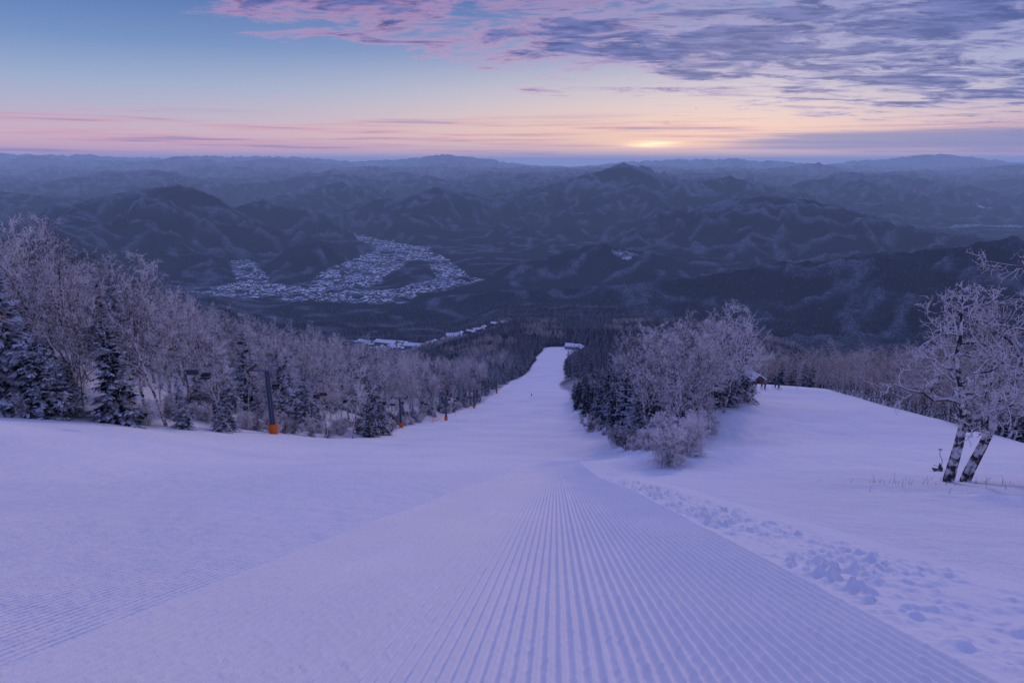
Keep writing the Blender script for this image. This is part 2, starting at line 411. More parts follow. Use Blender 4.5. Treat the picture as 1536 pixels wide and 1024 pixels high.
h=h+bm*lum*(1-.75*sstep(VV,10,34))
edge=sstep(bz,2.2,2.58)+(1-sstep(U,-HL-.32,-HL))
h=h-edge*.10-.16*sstep(VV+6*fbm(U*.7,VV*.15,2)+1.5*np.abs(U),40,58)-.15*sstep(VV,56,59.5)
fc=grid_faces(len(v),len(u))
mesh_np('groomed_snow_track',np.stack([tx,ty,zb+h],1),fc,[M_track])

# ------------------------------------------------------------ trees
def norm3(x,y,z):
    l=math.sqrt(x*x+y*y+z*z) or 1; return x/l,y/l,z/l
def gen_bare(seed,H,trunk=None,nch=(13,8,7,4),spread=1.,r0=None,start=.28,twig=.014,trunks=1,ratio=.52,curl=1.,tmats=True,thick=.55):
    R=random.Random(seed);mb=MB();maxl=len(nch)
    NS=[9,6,4,2,1];SD=[8,5,4,3,3];CU=[.06,.16,.2,.25,.3];UPW=[.03,.05,.03,.02,0]
    def br(p,d,L,r,lev,pts=None):
        n=NS[lev]
        if pts is None:
            pts=[p]
            for i in range(n):
                c=CU[lev]*curl
                d=norm3(d[0]+R.gauss(0,c),d[1]+R.gauss(0,c),d[2]+R.gauss(0,c)+UPW[lev])
                p=(p[0]+d[0]*L/n,p[1]+d[1]*L/n,p[2]+d[2]*L/n);pts.append(p)
        n=len(pts)-1
        rads=[max(twig,r*(1-.82*i/n)) for i in range(n+1)]
        if lev>=3: rads[-1]=twig*.5
        mb.tube(pts,rads,SD[lev],1 if (lev<2 and tmats) else 0)
        if lev<maxl:
            for k in range(nch[lev]):
                t=(start if lev==0 else .15)+(1-(start if lev==0 else .15))*((k+R.random())/nch[lev])
                f=min(t*n,n-.001);i=int(f);g=f-i
                a,b=pts[i],pts[i+1]
                q=(a[0]+(b[0]-a[0])*g,a[1]+(b[1]-a[1])*g,a[2]+(b[2]-a[2])*g)
                ax=norm3(b[0]-a[0],b[1]-a[1],b[2]-a[2])
                rx,ry,rz=R.gauss(0,1),R.gauss(0,1),R.gauss(0,1)
                dt=rx*ax[0]+ry*ax[1]+rz*ax[2];rx,ry,rz=norm3(rx-dt*ax[0],ry-dt*ax[1],rz-dt*ax[2])
                an=R.uniform(.55,1.05)*(spread if lev==0 else 1.)
                ca,sa=math.cos(an),math.sin(an)
                dd=(ax[0]*ca+rx*sa,ax[1]*ca+ry*sa,ax[2]*ca+rz*sa)
                LL=L*ratio*(1-.5*t if lev==0 else 1-.35*t)*R.uniform(.7,1.2)
                br(q,dd,LL,max(twig,rads[i]*thick),lev+1)
    for k in range(trunks):
        if trunk: 
            br(None,None,H,r0 or H*.016,0,[tuple(q) for q in trunk[k]])
        else:
            a=R.uniform(0,6.28);w=.12 if trunks==1 else .3
            br((math.cos(a)*.2*(trunks>1),math.sin(a)*.2*(trunks>1),-.4),norm3(math.cos(a)*w*R.random(),math.sin(a)*w*R.random(),1),H,(r0 or H*.013),0)
    return mb
def gen_spruce(seed,H,Rb,tiers=30,per=10,pairs=6,skirt=.05):
    R=random.Random(seed);mb=MB()
    mb.tube([(0,0,-.5),(0,0,H*.5),(0,0,H)],[H*.017,H*.011,.02],6,1)
    for t in range(tiers):
        f=(t+R.uniform(-.3,.3))/tiers; f=max(0,min(.985,f)); z0=H*(skirt+(1-skirt)*f)
        rr_=Rb*(1-f)**.85+.12
        for b in range(max(4,int(per*(1-.5*f)))):
            a=R.uniform(0,6.283);L=rr_*R.uniform(.65,1.15)
            if R.random()<.06: L*=1.2
            ca,sa=math.cos(a),math.sin(a); zz=z0+R.uniform(-.2,.2)
            droop=R.uniform(.25,.5)*(1-.6*f); up=.35*f
            def sp(s): return (ca*L*s,sa*L*s,zz+L*(up*s-droop*s*s*1.1+.10*s**3))
            for j in range(pairs):
                s0=(j+.3)/pairs; p=sp(s0); wl=L*(.34*(1-s0)+.10)*R.uniform(.7,1.2)+.06
                for sg in(-1,1):
                    an=a+sg*R.uniform(.6,1.0)
                    q=(p[0]+math.cos(an)*wl,p[1]+math.sin(an)*wl,p[2]-wl*R.uniform(.2,.55))
                    n2=sp(min(1.1,s0+.9/pairs)); w2=wl*.30
                    e=(q[0]+ca*w2,q[1]+sa*w2,q[2]-.02)
                    bi=len(mb.V); mb.V+= [p,q,e,n2]
                    mb.F.append((bi,bi+1,bi+2,bi+3) if sg<0 else (bi+3,bi+2,bi+1,bi));mb.M.append(0)
    return mb
bareM=[gen_bare(s,12+(s%3)*1.2,nch=(11,7,6,3),spread=.8+.1*(s%3),r0=.19,twig=.017).mesh('bare_tree',[M_twig,M_bark]) for s in range(5)]
warmM=[gen_bare(40+s,13,nch=(16,7,6,2),spread=.9,ratio=.40).mesh('larch_tree',[M_twig2,M_bark]) for s in range(2)]
spruM=[gen_spruce(s,12,2.7+.2*s).mesh('spruce_tree',[M_spruce,M_bark]) for s in range(4)]
darkM=[gen_spruce(20+s,13,2.6,18,8,4).mesh('conifer_tree',[M_dark,M_bark]) for s in range(3)]
bushM=[gen_bare(60+s,2.6,nch=(8,7,5,2),start=.12,trunks=5,ratio=.6,twig=.013,r0=.04,spread=1.1).mesh('frosted_shrub',[M_twig,M_bark]) for s in range(2)]
lowcon=[gen_spruce(30+s,14,2.9,9,6,2).mesh('far_conifer',[M_dark,M_bark]) for s in range(2)]
lowbare=[gen_bare(70+s,12,nch=(10,6,4),spread=.9,twig=.05).mesh('far_bare',[M_twig2,M_bark]) for s in range(2)]
print('trees',time.time()-T0)

def scatter(name,pts,meshes,scl,rot,idx):
    """one object: instances meshes on a point cloud"""
    src=bpy.data.collections.new(name+'_species')
    for i,me in enumerate(meshes):
        o=bpy.data.objects.new('%s_kind_%02d'%(name,i),me); src.objects.link(o)
    me=bpy.data.meshes.new(name); me.from_pydata([tuple(p) for p in pts],[],[])
    a=me.attributes.new('scl','FLOAT','POINT');a.data.foreach_set('value',np.asarray(scl,dtype=np.float32))
    a=me.attributes.new('rot','FLOAT','POINT');a.data.foreach_set('value',np.asarray(rot,dtype=np.float32))
    a=me.attributes.new('idx','INT','POINT');a.data.foreach_set('value',np.asarray(idx,dtype=np.int32))
    o=bpy.data.objects.new(name,me);COL.objects.link(o)
    g=bpy.data.node_groups.new(name+'_gn','GeometryNodeTree')
    g.interface.new_socket('Geometry',in_out='INPUT',socket_type='NodeSocketGeometry')
    g.interface.new_socket('Geometry',in_out='OUTPUT',socket_type='NodeSocketGeometry')
    N=g.nodes;L=g.links
    gi=N.new('NodeGroupInput');go=N.new('NodeGroupOutput')
    ci=N.new('GeometryNodeCollectionInfo');ci.inputs['Collection'].default_value=src
    ci.inputs['Separate Children'].default_value=True;ci.inputs['Reset Children'].default_value=True
    iop=N.new('GeometryNodeInstanceOnPoints');iop.inputs['Pick Instance'].default_value=True
    def at(n,t):
        x=N.new('GeometryNodeInputNamedAttribute');x.data_type=t;x.inputs['Name'].default_value=n
        return x.outputs['Attribute']
    L.new(gi.outputs[0],iop.inputs['Points']);L.new(ci.outputs[0],iop.inputs['Instance'])
    L.new(at('idx','INT'),iop.inputs['Instance Index'])
    cx=N.new('ShaderNodeCombineXYZ');L.new(at('rot','FLOAT'),cx.inputs[2])
    er=N.new('FunctionNodeEulerToRotation');L.new(cx.outputs[0],er.inputs[0]);L.new(er.outputs[0],iop.inputs['Rotation'])
    L.new(at('scl','FLOAT'),iop.inputs['Scale'])
    L.new(iop.outputs[0],go.inputs[0])
    md=o.modifiers.new('instances','NODES');md.node_group=g
    return o
def jgrid(x0,x1,y0,y1,sp):
    xs=np.arange(x0,x1,sp);ys=np.arange(y0,y1,sp);a,b=np.meshgrid(xs,ys)
    a=a+rng.uniform(-.5,.5,a.shape)*sp;b=b+rng.uniform(-.5,.5,b.shape)*sp
    return a.ravel(),b.ravel()
x,y=jgrid(-230,20,52,620,4.8)
dl=XL(y)-x
keep=(dl>2.0)&(dl<150)&(x>-1.0*(y+25))&~((np.abs(x+30)<6)&(y<140)&(y>70))
x,y=x[keep],y[keep];z=terrain(x,y)[0];dl=dl[keep]
cn=fbm(x/24,y/30,2)+.25*sstep(y,330,520)+.25*(1-sstep(dl,3,12))*(y>180)
ridge=dl>64+8*fbm(x/20,y/20,2)
isC=((cn>.085)|(rng.random(len(x))<.11))&~ridge
edge=np.clip(dl/14,.45,1)
def place(name,sel,meshes,base,lo,hi,extra=None):
    n=int(sel.sum()); s=rng.uniform(lo,hi,n)*(extra[sel] if extra is not None else 1)
    pts=np.stack([x[sel],y[sel],z[sel]-.15],1)
    scatter(name,pts,meshes,s,rng.uniform(0,6.28,n),rng.integers(0,len(meshes),n))
place('frosted_birch_forest',~isC&~ridge,bareM,12,.65,1.18,np.clip(edge+.15,.6,1))
place('snowy_spruce_forest',isC,spruM,12,.6,1.3,edge)
place('ridge_conifer_forest',ridge,darkM,12,.85,1.45)
x2,y2=jgrid(-75,0,52,300,2.2);d2=XL(y2)-x2
k2=(d2>0.3)&(d2<7)&(x2>-1.0*(y2+10))&(rng.random(len(x2))<.45)
x,y=x2[k2],y2[k2];z=terrain(x,y)[0]
place('frosted_undergrowth',np.ones(len(x),bool),bushM,2.6,.5,1.1)
x,y=jgrid(5,70,46,182,3.9)
keep=(x>XR(y)+1.5+.015*y)&(x<XI(y)-1.5)&~((x>48)&(y>112)&(y<138))
x,y=x[keep],y[keep];z=terrain(x,y)[0]
left=(x-XR(y))/(XI(y)-XR(y))
isC=((left<.5)&(y>66)&(rng.random(len(x))<.92))|(rng.random(len(x))<.20)
ex=np.clip((y-26)/32,.4,1)*np.clip(.65+1.2*np.minimum(left,1-left)*2,.7,1)
place('knoll_birch_trees',~isC,bareM,12,.6,.92,ex)
place('knoll_conifers',isC,darkM,13,.65,1.05,ex)
x,y=jgrid(5,64,31,175,2.3)
keep=(x>XR(y)+.8)&(x<XI(y)-.5)&(rng.random(len(x))<.42)
x,y=x[keep],y[keep];z=terrain(x,y)[0]
place('knoll_shrubs',np.ones(len(x),bool),bushM,2.6,.35,.9)
x,y=jgrid(20,420,40,330,5.2)
keep=(((x>XRIM(y)+4)&(y<178))|((y>=182)&(x>XR(y)+3)))&(x<.95*(y+30)+25)
x,y=x[keep],y[keep];z=terrain(x,y)[0]
isC=(fbm(x/30+9,y/30,2)>.22)|((y>182)&(x<XR(y)+26))
exr=np.clip((x-XRIM(y)+2)/16,.6,1);exr=np.where(y>182,1.,exr)
place('right_slope_larches',~isC,warmM,13,.85,1.35,exr)
place('right_slope_conifers',isC,darkM,13,.6,1.1,exr)
x,y=jgrid(-560,560,330,1300,8.5)
keep=((x<XL(y)-3)|(x>XR(y)+4)|(y>830))&(np.abs(x)<.9*y)&((y>560)|(x>0))
x,y=x[keep],y[keep];z,cv,_=terrain(x,y);keep=cv>.6;x,y,z=x[keep],y[keep],z[keep]
isC=(fbm(x/90,y/90,2)>-.15)|(np.abs(x-XR(y)-20)<35)
place('valley_side_conifer_forest',isC,lowcon,14,.7,1.15)
place('valley_side_birch_forest',~isC,lowbare,12,.7,1.0)
x,y=jgrid(-2300,2300,1300,3100,21.)
keep=(np.abs(x)<.88*y);x,y=x[keep],y[keep];z,cv,_=terrain(x,y);keep=cv>.6;x,y,z=x[keep],y[keep],z[keep]
place('distant_forest',np.ones(len(x),bool),lowcon,14,.8,1.3)
print('forest',time.time()-T0)
def tree(name,me,x,y,h,base,rz=0.):
    o=bpy.data.objects.new(name,me);o.location=(x,y,gz(x,y)-.1);s=h/base;o.scale=(s,s,s);o.rotation_euler=(0,0,rz);COL.objects.link(o);return o
for i,(a,b,h) in enumerate([(-46.8,55.5,16),(-45.5,58.5,7.5),(-39.5,58.5,11),(-33.5,66.5,4.5),(-35.5,62.5,6),(-34,69,5.2),(-43,57.5,4),(-44,55,9),(-27.5,112,9),(-26.8,118,10),(-29,122,11),(-50,60,12)]):
    tree('spruce_tree',spruM[i%4],a,b,h,12,i*1.3)
for i,(a,b,h) in enumerate([(-45.5,61,14.5),(-37,62,12.8),(-51,66,14),(-41.5,66,13),(-36,72,12),(-29.5,92,12.5),(-28.8,104,12)]):
    tree('birch_tree',bareM[i%5],a,b,h,12.8,i*2.1)
for i,(a,b,h) in enumerate([(18,58,10.6),(21,64,10.2),(15.5,55,7),(24.5,72,9.5)]):
    tree('birch_tree',bareM[(i+2)%5],a,b,h,12.8,i*1.7)
for i,(a,b,h) in enumerate([(30.5,80,12.5),(16.5,80,12),(12.5,50,3.4),(27,76,9),(14.5,70,9),(13.2,62,6)]):
    tree('spruce_tree',spruM[(i+1)%4] if i not in(1,4) else darkM[0],a,b,h,12,i*1.1)
for i,(a,b,h) in enumerate([(8.4,31.5,2.6),(9.3,34,2.4),(11.5,37,2.8),(13.6,43,2.6),(15,47,2.4),(9.5,40,2.0),(11,44,3.2)]):
    tree('frosted_shrub',bushM[i%2],a,b,h,2.9,i*1.9)
M_hero=frost_mat('rimed_branches',(.10,.075,.07),(.76,.70,.71),.56,2.2)
M_hbark=frost_mat('rough_lichened_bark',(.05,.042,.045),(.62,.60,.63),.47,4.5)
tA=[[(0,0,-.3),(.06,0,.6),(.12,0,1.4),(.16,.05,2.2),(.05,.1,3.0),(-.22,.1,3.8),(-.45,.2,4.6),(-.52,.1,5.5),(-.7,.1,6.4)]]
tB=[[(0,0,-.3),(.14,0,.5),(.42,0,1.5),(.74,.05,2.7),(.92,.1,3.8),(1.2,.1,4.9),(1.3,.2,6.1),(1.6,.1,7.3),(1.7,.1,8.5)]]
for (tp,a,b,sd,hh) in [(tA,15.7,20.3,5,7.4),(tB,16.6,20.7,9,9.0)]:
    mb=gen_bare(sd,hh,trunk=tp,nch=(13,8,6,3),start=.32,r0=.185,ratio=.50,spread=1.35,curl=1.9,twig=.0105,thick=.6)
    mb.obj('gnarled_bare_tree',[M_hero,M_hbark],(a,b,gz(a,b)))
M_grass=plain('dry_grass',(.16,.12,.09))
mb=MB();R=random.Random(3)
for i in range(60):
    a=R.gauss(15.5,1.9);b=R.gauss(19.8,1.2)
    if R.random()<.25: a=R.uniform(11,18)
    zz=gz(a,b);L=R.uniform(.1,.34);dx,dy=R.gauss(0,.3),R.gauss(0,.3)
    mb.tube([(a,b,zz-.03),(a+dx*L*.4,b+dy*L*.4,zz+L*.7),(a+dx*L,b+dy*L,zz+L)],[.007,.005,.003],3)
mb.obj('dry_grass_tufts',[M_grass])

# ------------------------------------------------------------ chairlift
M_steel=plain('painted_steel',(.05,.075,.12),.45,.3); M_pad=plain('orange_padding',(.80,.16,.02),.6)
M_galv=plain('galvanised_steel',(.22,.25,.30),.4,.6); M_chair=plain('dark_chair',(.03,.035,.05),.5); M_rub=plain('rubber',(.02,.02,.022),.7)
line=[(-36.5,22),(-31,75),(-30.3,158),(-22.5,198),(-17,262),(-9,345)]
tops=[]
ARM=1.9
for i,(a,b) in enumerate(line):
    g=gz(a,b);H=8.6
    j=min(i+1,len(line)-1);q=max(i-1,0)
    rz=math.atan2(-(line[j][0]-line[q][0]),line[j][1]-line[q][1])
    e=empty('lift_tower',(a,b,g),rz)
    m=MB();m.tube([(0,0,-.5),(0,0,H*.5),(0,0,H)],[.36,.31,.26],16,0,True);m.obj('column',[M_steel],(0,0,0),e,False)
    m=MB();m.tube([(0,0,.0),(0,0,.08),(0,0,1.35),(0,0,1.45)],[.50,.56,.56,.50],16,0,True);m.obj('base_padding',[M_pad],(0,0,0),e)
    m=MB();m.tube([(-ARM-.3,0,H+.1),(0,0,H+.1),(ARM+.3,0,H+.1)],[.14,.2,.14],8,0,True)
    m.tube([(-1.2,0,H),(0,0,H-.9)],[.07,.07],6);m.tube([(1.2,0,H),(0,0,H-.9)],[.07,.07],6)
    m.obj('cross_arm',[M_galv],(0,0,0),e)
    m=MB()
    for s in(-1,1):
        m.box((s*ARM,0,H+.35),(.12,2.6,.2))
        for w in range(6):
            yy=-1.15+w*.46; m.tube([(s*ARM-.08,yy,H+.35),(s*ARM+.08,yy,H+.35)],[.19,.19],10,1,True)
        m.box((s*(ARM+.45),0,H+.1),(.55,2.8,.05)); 
        for yy in(-1.35,0,1.35): m.tube([(s*(ARM+.7),yy,H+.1),(s*(ARM+.7),yy,H+1.15)],[.03,.03],5)
        m.tube([(s*(ARM+.7),-1.35,H+1.15),(s*(ARM+.7),1.35,H+1.15)],[.03,.03],5)
    m.tube([(-ARM,0,H+1.3),(ARM,0,H+1.3)],[.06,.06],6)
    for s in(-1,1): m.tube([(s*ARM,0,H),(s*ARM,0,H+1.3)],[.05,.05],6)
    m.obj('sheave_trains_and_catwalk',[M_galv,M_rub],(0,0,0),e)
    m=MB()
    for s in(-.18,.18): m.tube([(s,-.45,1.6),(s,-.38,H)],[.02,.02],5)
    for kx in range(22): m.tube([(-.18,-.44,1.8+kx*.3),(.18,-.44,1.8+kx*.3)],[.015,.015],4)
    m.obj('ladder',[M_galv],(0,0,0),e)
    tops.append((a,b,g+H+.57,rz))
def chair_mesh():
    m=MB()
    m.tube([(0,0,0),(0,-.05,-.5),(0,-.35,-1.0),(0,-.35,-1.5)],[.03]*4,6)
    m.tube([(-.6,-.35,-1.5),(.6,-.35,-1.5)],[.03,.03],6)
    for s in(-.6,.6): m.tube([(s,-.35,-1.5),(s,-.3,-2.05),(s,.2,-2.1)],[.03]*3,6); m.tube([(s,-.32,-1.8),(s,.15,-1.78)],[.025]*2,5)
    m.box((0,-.33,-1.78),(1.16,.06,.42),1,0,.12); m.box((0,-.03,-2.06),(1.16,.5,.07),1)
    m.box((0,0,.0),(.08,.3,.1),0)
    return m.mesh('lift_chair',[M_galv,M_chair])
CH=chair_mesh()
for side in(-1,1):
    m=MB();pts=[]
    for (p,q) in zip(tops[:-1],tops[1:]):
        L=math.hypot(q[0]-p[0],q[1]-p[1]); n=14
        for i in range(n):
            t=i/n; sag=4*t*(1-t)*L*.018
            px,py=p[0]+side*ARM*math.cos(p[3]),p[1]+side*ARM*math.sin(p[3]);qx,qy=q[0]+side*ARM*math.cos(q[3]),q[1]+side*ARM*math.sin(q[3])
            pts.append((px+(qx-px)*t,py+(qy-py)*t,p[2]+(q[2]-p[2])*t-sag))
    m.tube(pts,[.02]*len(pts),5);m.obj('haul_cable',[M_rub])
    acc=0;nxt=4 if side>0 else 12
    for a,b in zip(pts[:-1],pts[1:]):
        L=math.dist(a,b)
        while acc+L>nxt:
            t=(nxt-acc)/L;pp=[a[i]+(b[i]-a[i])*t for i in range(3)]
            if min(math.dist(pp[:2],tw[:2]) for tw in tops)>4.0 and pp[1]>50:
                o=bpy.data.objects.new('lift_chair',CH);o.location=pp;o.rotation_euler=(0,0,math.pi if side<0 else 0);COL.objects.link(o)
            nxt+=18
        acc+=L
o=bpy.data.objects.new('lift_chair',CH);gx=20.6;gy=27.5;o.location=(gx,gy,gz(gx,gy)+1.15);o.scale=(.5,.5,.55);o.rotation_euler=(0,0,1.2);COL.objects.link(o)

# ------------------------------------------------------------ skiers
M_j=[plain('jacket_blue',(.03,.06,.22)),plain('jacket_navy',(.02,.03,.09)),plain('jacket_red',(.25,.03,.04)),plain('jacket_teal',(.03,.12,.2))]
M_pants=plain('ski_pants',(.025,.025,.035));M_skin=plain('skin',(.45,.28,.2));M_helm=plain('helmet',(.04,.04,.05),.35);M_ski=plain('ski',(.1,.1,.3),.4)
def skier(x,y,rz,jm,bend=.0,h=1.0):
    e=empty('skier',(x,y,gz(x,y)+.05),rz); e.scale=(h,h,h)
    def skin(name,vs,es,rs,mat,root=0):
        me=bpy.data.meshes.new(name);me.from_pydata(vs,es,[]);me.materials.append(mat)
        o=bpy.data.objects.new(name,me);COL.objects.link(o);o.parent=e
        s=o.modifiers.new('skin','SKIN')
        for i,r in enumerate(rs): me.skin_vertices[0].data[i].radius=(r,r)
        me.skin_vertices[0].data[root].use_root=True
        o.modifiers.new('sub','SUBSURF').levels=1;o.modifiers['sub'].render_levels=1
        return o
    f=bend
    skin('jacket_body',[(0,0,.95),(0,f*.3,1.2),(0,f*.5,1.42),(0,f*.55,1.52),(-.2,f*.5,1.42),(-.30,.05+f*.3,1.15),(-.27,.28+f*.3,1.0),(.2,f*.5,1.42),(.30,.05+f*.3,1.15),(.27,.28+f*.3,1.0)],
         [(0,1),(1,2),(2,3),(2,4),(4,5),(5,6),(2,7),(7,8),(8,9)],[.17,.16,.17,.07,.09,.07,.05,.09,.07,.05],jm)
    skin('trouser_legs',[(0,0,.95),(-.11,.02,.86),(-.14,.10,.5),(-.15,0,.1),(-.15,.12,.06),(.11,.02,.86),(.14,.10,.5),(.15,0,.1),(.15,.12,.06)],
         [(0,1),(1,2),(2,3),(3,4),(0,5),(5,6),(6,7),(7,8)],[.15,.12,.09,.075,.06,.12,.09,.075,.06],M_pants)
    skin('head',[(0,f*.6,1.56),(0,f*.6+.02,1.66),(0,f*.6+.03,1.74)],[(0,1),(1,2)],[.08,.105,.07],M_skin)
    skin('helmet',[(0,f*.6-.01,1.68),(0,f*.6-.01,1.77)],[(0,1)],[.125,.10],M_helm)
    m=MB()
    for s in(-.15,.15): m.box((s,.1,.0),(.09,1.6,.025));m.box((s,.93,.04),(.09,.14,.02),0,0,.5)
    for s in(-.3,.3): m.tube([(s,.3+f*.3,1.05),(s*1.2,.45,0)],[.012,.01],5)
    m.obj('skis_and_poles',[M_ski],(0,0,0),e)
for i,(a,b,hh) in enumerate([(54.2,131,.97),(55.3,128.6,1.),(55.9,132,.9),(58.6,129.5,1.),(59.5,133,.95)]):
    skier(a,b,i*1.7,M_j[i%4],.12*(i%3),hh)
skier(11,330,3.3,M_j[1],.3)

M_wood=plain('timber_wall',(.16,.09,.06));M_win=plain('window_glass',(.03,.04,.06),.15);M_wall=plain('rendered_wall',(.28,.27,.28))
e=empty('ski_patrol_hut',(62,152,gz(62,152)),.3)
m=MB();m.house((0,0,0),3.5,4,2.0,1.2,0);m.obj('hut_walls_and_roof',[M_wood,M_snow,M_win],(0,0,0),e)
m=MB();m.box((0,-2.03,.9),(.9,.06,1.8));m.box((1.1,-2.03,1.3),(.7,.06,.7));m.obj('hut_door_and_window',[M_win],(0,0,0),e)
m=MB()
def netrow(p,q,n):
    for i in range(n+1):
        t=i/n;xx=p[0]+(q[0]-p[0])*t;yy=p[1]+(q[1]-p[1])*t;g=gz(xx,yy);m.tube([(xx,yy,g-.2),(xx,yy,g+1.5)],[.03,.03],5,1)
        if i<n:
            x2_=p[0]+(q[0]-p[0])*(t+1/n);y2_=p[1]+(q[1]-p[1])*(t+1/n);g2=gz(x2_,y2_)
            for hh in np.arange(.3,1.4,.16): m.tube([(xx,yy,g+hh),(x2_,y2_,g2+hh)],[.028,.028],4,0)
netrow((51.5,131),(53,135),4)
m.obj('safety_net',[M_pad,M_galv])
m=MB();netrow((-26,186),(-24.5,205),6);m.obj('safety_net',[M_pad,M_galv])
m=MB();
for (a,b) in [(70,150),(63,130),(-24,176),(-21,215),(-17,240)]:
    g=gz(a,b);m.tube([(a,b,g-.2),(a,b,g+2.2)],[.04,.04],5,0)
m.obj('trail_marker_poles',[M_pad])

# ------------------------------------------------------------ buildings
def lodge(name,x,y,w,l,h,rh,rz,wall):
    e=empty(name,(x,y,gz(x,y)),rz)
    m=MB();m.house((0,0,0),w,l,h,rh,0);m.obj('walls_and_snowy_roof',[wall,M_snow,M_win],(0,0,0),e)
    m=MB()
    for side in(-1,1):
        for st in range(int(h/2.8)):
            for i in range(int(w/2.6)): m.box((-w/2+(i+.5)*w/int(w/2.6),side*(l/2+.03),1.4+2.8*st),(1.3,.06,1.3))
            for i in range(int(l/2.6)): m.box((side*(w/2+.03),-l/2+(i+.5)*l/int(l/2.6),1.4+2.8*st),(.06,1.3,1.3))
    m.obj('windows',[M_win],(0,0,0),e)
    m=MB();m.box((w*.2,l*.1,h+rh*.7+.5),(1,1,2.2));m.obj('chimney',[wall],(0,0,0),e)
lodge('ski_lodge',82,806,10,20,4.5,3,1.2,M_wall)
lodge('ski_lodge',92,790,9,14,4,3,.4,M_wood)
lodge('hotel_building',-330,1580,22,60,10,5,1.2,M_wall)
lodge('hotel_building',-240,1470,20,50,8,5,1.4,M_wall)
lodge('hotel_building',-400,1640,18,44,8,4,1.0,M_wood)
lodge('hotel_building',-125,1300,14,34,7,4,1.7,M_wall)
m=MB();R=random.Random(5);cnt=0
px_=np.array([R.uniform(-2200,-100) for i in range(16000)]);py_=np.array([R.uniform(3080,6600) for i in range(16000)])
vm=vmask(px_,py_);tz,cv,_=terrain(px_,py_);dens=fbm(px_/240,py_/240,2)
for i in range(16000):
    if vm[i]<1.0 and cv[i]<.6 and dens[i]>-.05 and cnt<1500:
        big=R.random()<.08
        w=R.uniform(8,12)*(2 if big else 1);l=R.uniform(9,15)*(2 if big else 1)
        m.house((px_[i],py_[i],tz[i]),w,l,R.choice([4,6,6,8]),R.uniform(2,3.5),R.choice([0,1.57,.3,1.9])+R.uniform(-.1,.1),R.choice([0,0,2]),1);cnt+=1
for i in range(60):
    t=R.random();a=-60-320*t+R.gauss(0,40);b=1180+470*t+R.gauss(0,30);m.house((a,b,gz(a,b)),R.uniform(8,12),R.uniform(9,14),5,2.5,R.uniform(0,3),R.choice([0,2]),1)
m.obj('village_houses',[M_wood,M_snow,M_wall,M_win])
print('village',cnt,time.time()-T0)

# ------------------------------------------------------------ haze (homogeneous absorbing volume; added emission stands in for scattered light)
m=MB();m.box((0,20000,-525),(150000,150000,1950));mt=bpy.data.materials.new('emissive_haze');mt.use_nodes=True;nt=mt.node_tree;nt.nodes.clear()
sig=3.7e-5
out=nt.nodes.new('ShaderNodeOutputMaterial');ab=nt.nodes.new('ShaderNodeVolumeAbsorption');ab.inputs[0].default_value=(0,0,0,1);ab.inputs[1].default_value=sig
em=nt.nodes.new('ShaderNodeEmission');em.inputs[0].default_value=(.19,.255,.56,1);em.inputs[1].default_value=sig
ad=nt.nodes.new('ShaderNodeAddShader');nt.links.new(ab.outputs[0],ad.inputs[0]);nt.links.new(em.outputs[0],ad.inputs[1]);nt.links.new(ad.outputs[0],out.inputs['Volume'])
m.obj('emissive_haze',[mt])

# ------------------------------------------------------------ sky
w=bpy.data.worlds.new('World');scene.world=w;w.use_nodes=True;nt=w.node_tree;nt.nodes.clear();k=NB(nt)
SUN_AZ=.36;SUN_EL=math.radians(4.5)
d=k.n('ShaderNodeTexCoord').outputs['Generated'];s=k.n('ShaderNodeSeparateXYZ');k.put(s.inputs[0],d);dx,dy,dz=s.outputs
azn=k.m('ARCTAN2',dx,dy)
ramp=k.n('ShaderNodeValToRGB');k.put(ramp.inputs[0],k.m('ADD',dz,.1))
cr=ramp.color_ramp;stops=[(0.0,(70,75,125)),(.095,(198,155,185)),(.112,(244,180,184)),(.135,(230,186,192)),(.16,(194,184,202)),(.20,(156,174,204)),(.25,(112,144,192)),(.32,(76,110,170)),(.5,(106,128,202)),(1.0,(118,134,216))]
while len(cr.elements)<len(stops): cr.elements.new(.5)
for el,(p,c) in zip(cr.elements,stops): el.position=p;el.color=s2l(*c)
col=ramp.outputs[0]
def sqm(v): return k.m('MULTIPLY',v,v)
def gauss(az0,wa,z0,wz):
    a=sqm(k.m('DIVIDE',k.m('SUBTRACT',azn,az0),wa));b=sqm(k.m('DIVIDE',k.m('SUBTRACT',dz,z0),wz))
    return k.m('EXPONENT',k.m('MULTIPLY',k.m('ADD',a,b),-1.))
col=k.mix(k.m('MULTIPLY',gauss(.22,.50,.05,.085),.72),col,s2l(240,214,200))
col=k.mix(k.m('MULTIPLY',gauss(.20,.40,.03,.036),.65),col,c4(1.15,.66,.36))
iz=k.m('DIVIDE',1.,k.m('ADD',k.m('MAXIMUM',dz,0.),.07))
cp=k.n('ShaderNodeCombineXYZ');k.put(cp.inputs[0],k.m('MULTIPLY',k.m('MULTIPLY',dx,iz),.55));k.put(cp.inputs[1],k.m('MULTIPLY',k.m('MULTIPLY',dy,iz),1.0));cp.inputs[2].default_value=3.3
big=k.noise(cp.outputs[0],1.1,2,.5,.3)
cv1=k.noise(cp.outputs[0],3.4,8,.68,.5)
cvx=k.m('ADD',k.m('MULTIPLY',cv1,.70),k.m('MULTIPLY',big,.30))
thr=k.m('SUBTRACT',.127,k.m('MULTIPLY',azn,.12))
reg=k.ss(k.m('SUBTRACT',dz,thr),-.045,.045)
dens=k.m('ADD',cvx,k.m('MULTIPLY',k.m('SUBTRACT',reg,1.),.20))
dens=k.m('ADD',dens,k.m('MULTIPLY',k.ss(azn,-.45,.4),.08))
dens=k.m('SUBTRACT',dens,.015)
dens=k.m('SUBTRACT',dens,k.ss(dz,.25,.5,0.,.09))
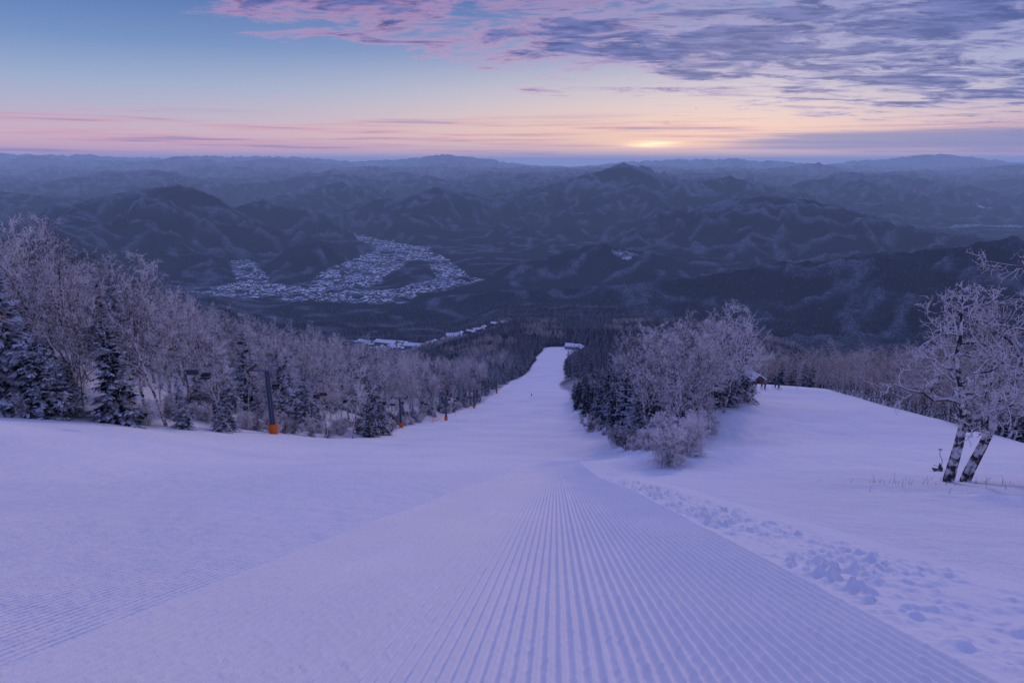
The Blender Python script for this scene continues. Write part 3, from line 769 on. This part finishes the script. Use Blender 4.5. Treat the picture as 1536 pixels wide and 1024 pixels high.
thin=k.ss(dens,.42,.54);thick=k.ss(dens,.48,.60)
pinkc=k.mix(k.ss(azn,-.2,.5),s2l(205,150,184),s2l(172,166,206))
col=k.mix(k.m('MULTIPLY',thin,.70),col,pinkc)
tone=k.mix(k.ss(k.noise(cp.outputs[0],7.,4,.65,.3),.38,.62),s2l(50,74,140),s2l(98,110,172))
col=k.mix(k.m('MULTIPLY',thick,.95),col,tone)
ls=k.n('ShaderNodeCombineXYZ');k.put(ls.inputs[0],k.m('MULTIPLY',azn,2.2));k.put(ls.inputs[1],k.m('MULTIPLY',dz,75.))
st=k.noise(ls.outputs[0],1.6,5,.55,.2)
low=k.m('MULTIPLY',k.ss(dz,.0,.015),k.ss(dz,.045,.075,1.,0.))
col=k.mix(k.m('MULTIPLY',k.m('MULTIPLY',k.ss(st,.46,.58),low),.5),col,k.mix(k.ss(azn,-.1,.5),s2l(228,150,165),s2l(190,140,170)))
col=k.mix(k.m('MULTIPLY',k.m('MULTIPLY',k.ss(st,.56,.64),low),.6),col,s2l(128,125,175))
bank=k.m('MULTIPLY',k.ss(k.m('ADD',azn,k.m('MULTIPLY',st,.3)),.42,.62),k.m('MULTIPLY',k.ss(dz,.012,.02),k.ss(dz,.034,.044,1.,0.)))
col=k.mix(k.m('MULTIPLY',bank,.85),col,s2l(104,120,176))
g3=k.m('MULTIPLY',gauss(.212,.10,.024,.010),.55)
col=k.mix(g3,col,c4(1.5,.88,.44))
g2=k.m('MULTIPLY',gauss(.212,.030,.025,.0038),k.ss(st,.3,.55))
col=k.mix(g2,col,c4(3.2,2.2,1.))
sky=k.n('ShaderNodeTexSky',sky_type='NISHITA');sky.sun_disc=False;sky.sun_elevation=SUN_EL;sky.sun_rotation=SUN_AZ
add=k.n('ShaderNodeVectorMath',operation='MULTIPLY_ADD');k.put(add.inputs[0],sky.outputs[0]);add.inputs[1].default_value=(.004,.005,.010);k.put(add.inputs[2],col)
bg=k.n('ShaderNodeBackground');k.put(bg.inputs[0],add.outputs[0]);bg.inputs[1].default_value=1.0
out=k.n('ShaderNodeOutputWorld');nt.links.new(bg.outputs[0],out.inputs[0])
L=bpy.data.lights.new('sun','SUN');L.energy=1.1;L.angle=math.radians(4);L.color=(1.,.68,.60)
lo=bpy.data.objects.new('sun',L);COL.objects.link(lo)
sd=Vector((math.sin(SUN_AZ)*math.cos(SUN_EL),math.cos(SUN_AZ)*math.cos(SUN_EL),math.sin(SUN_EL)))
lo.rotation_euler=sd.to_track_quat('Z','Y').to_euler()
# ------------------------------------------------------------ camera
cam=bpy.data.cameras.new('camera');co=bpy.data.objects.new('camera',cam);COL.objects.link(co)
cam.lens=22;cam.sensor_width=36;cam.clip_start=.05;cam.clip_end=200000
co.location=(0,0,0);co.rotation_euler=(math.radians(90-16.0),0,0)
scene.camera=co
print('done',time.time()-T0)
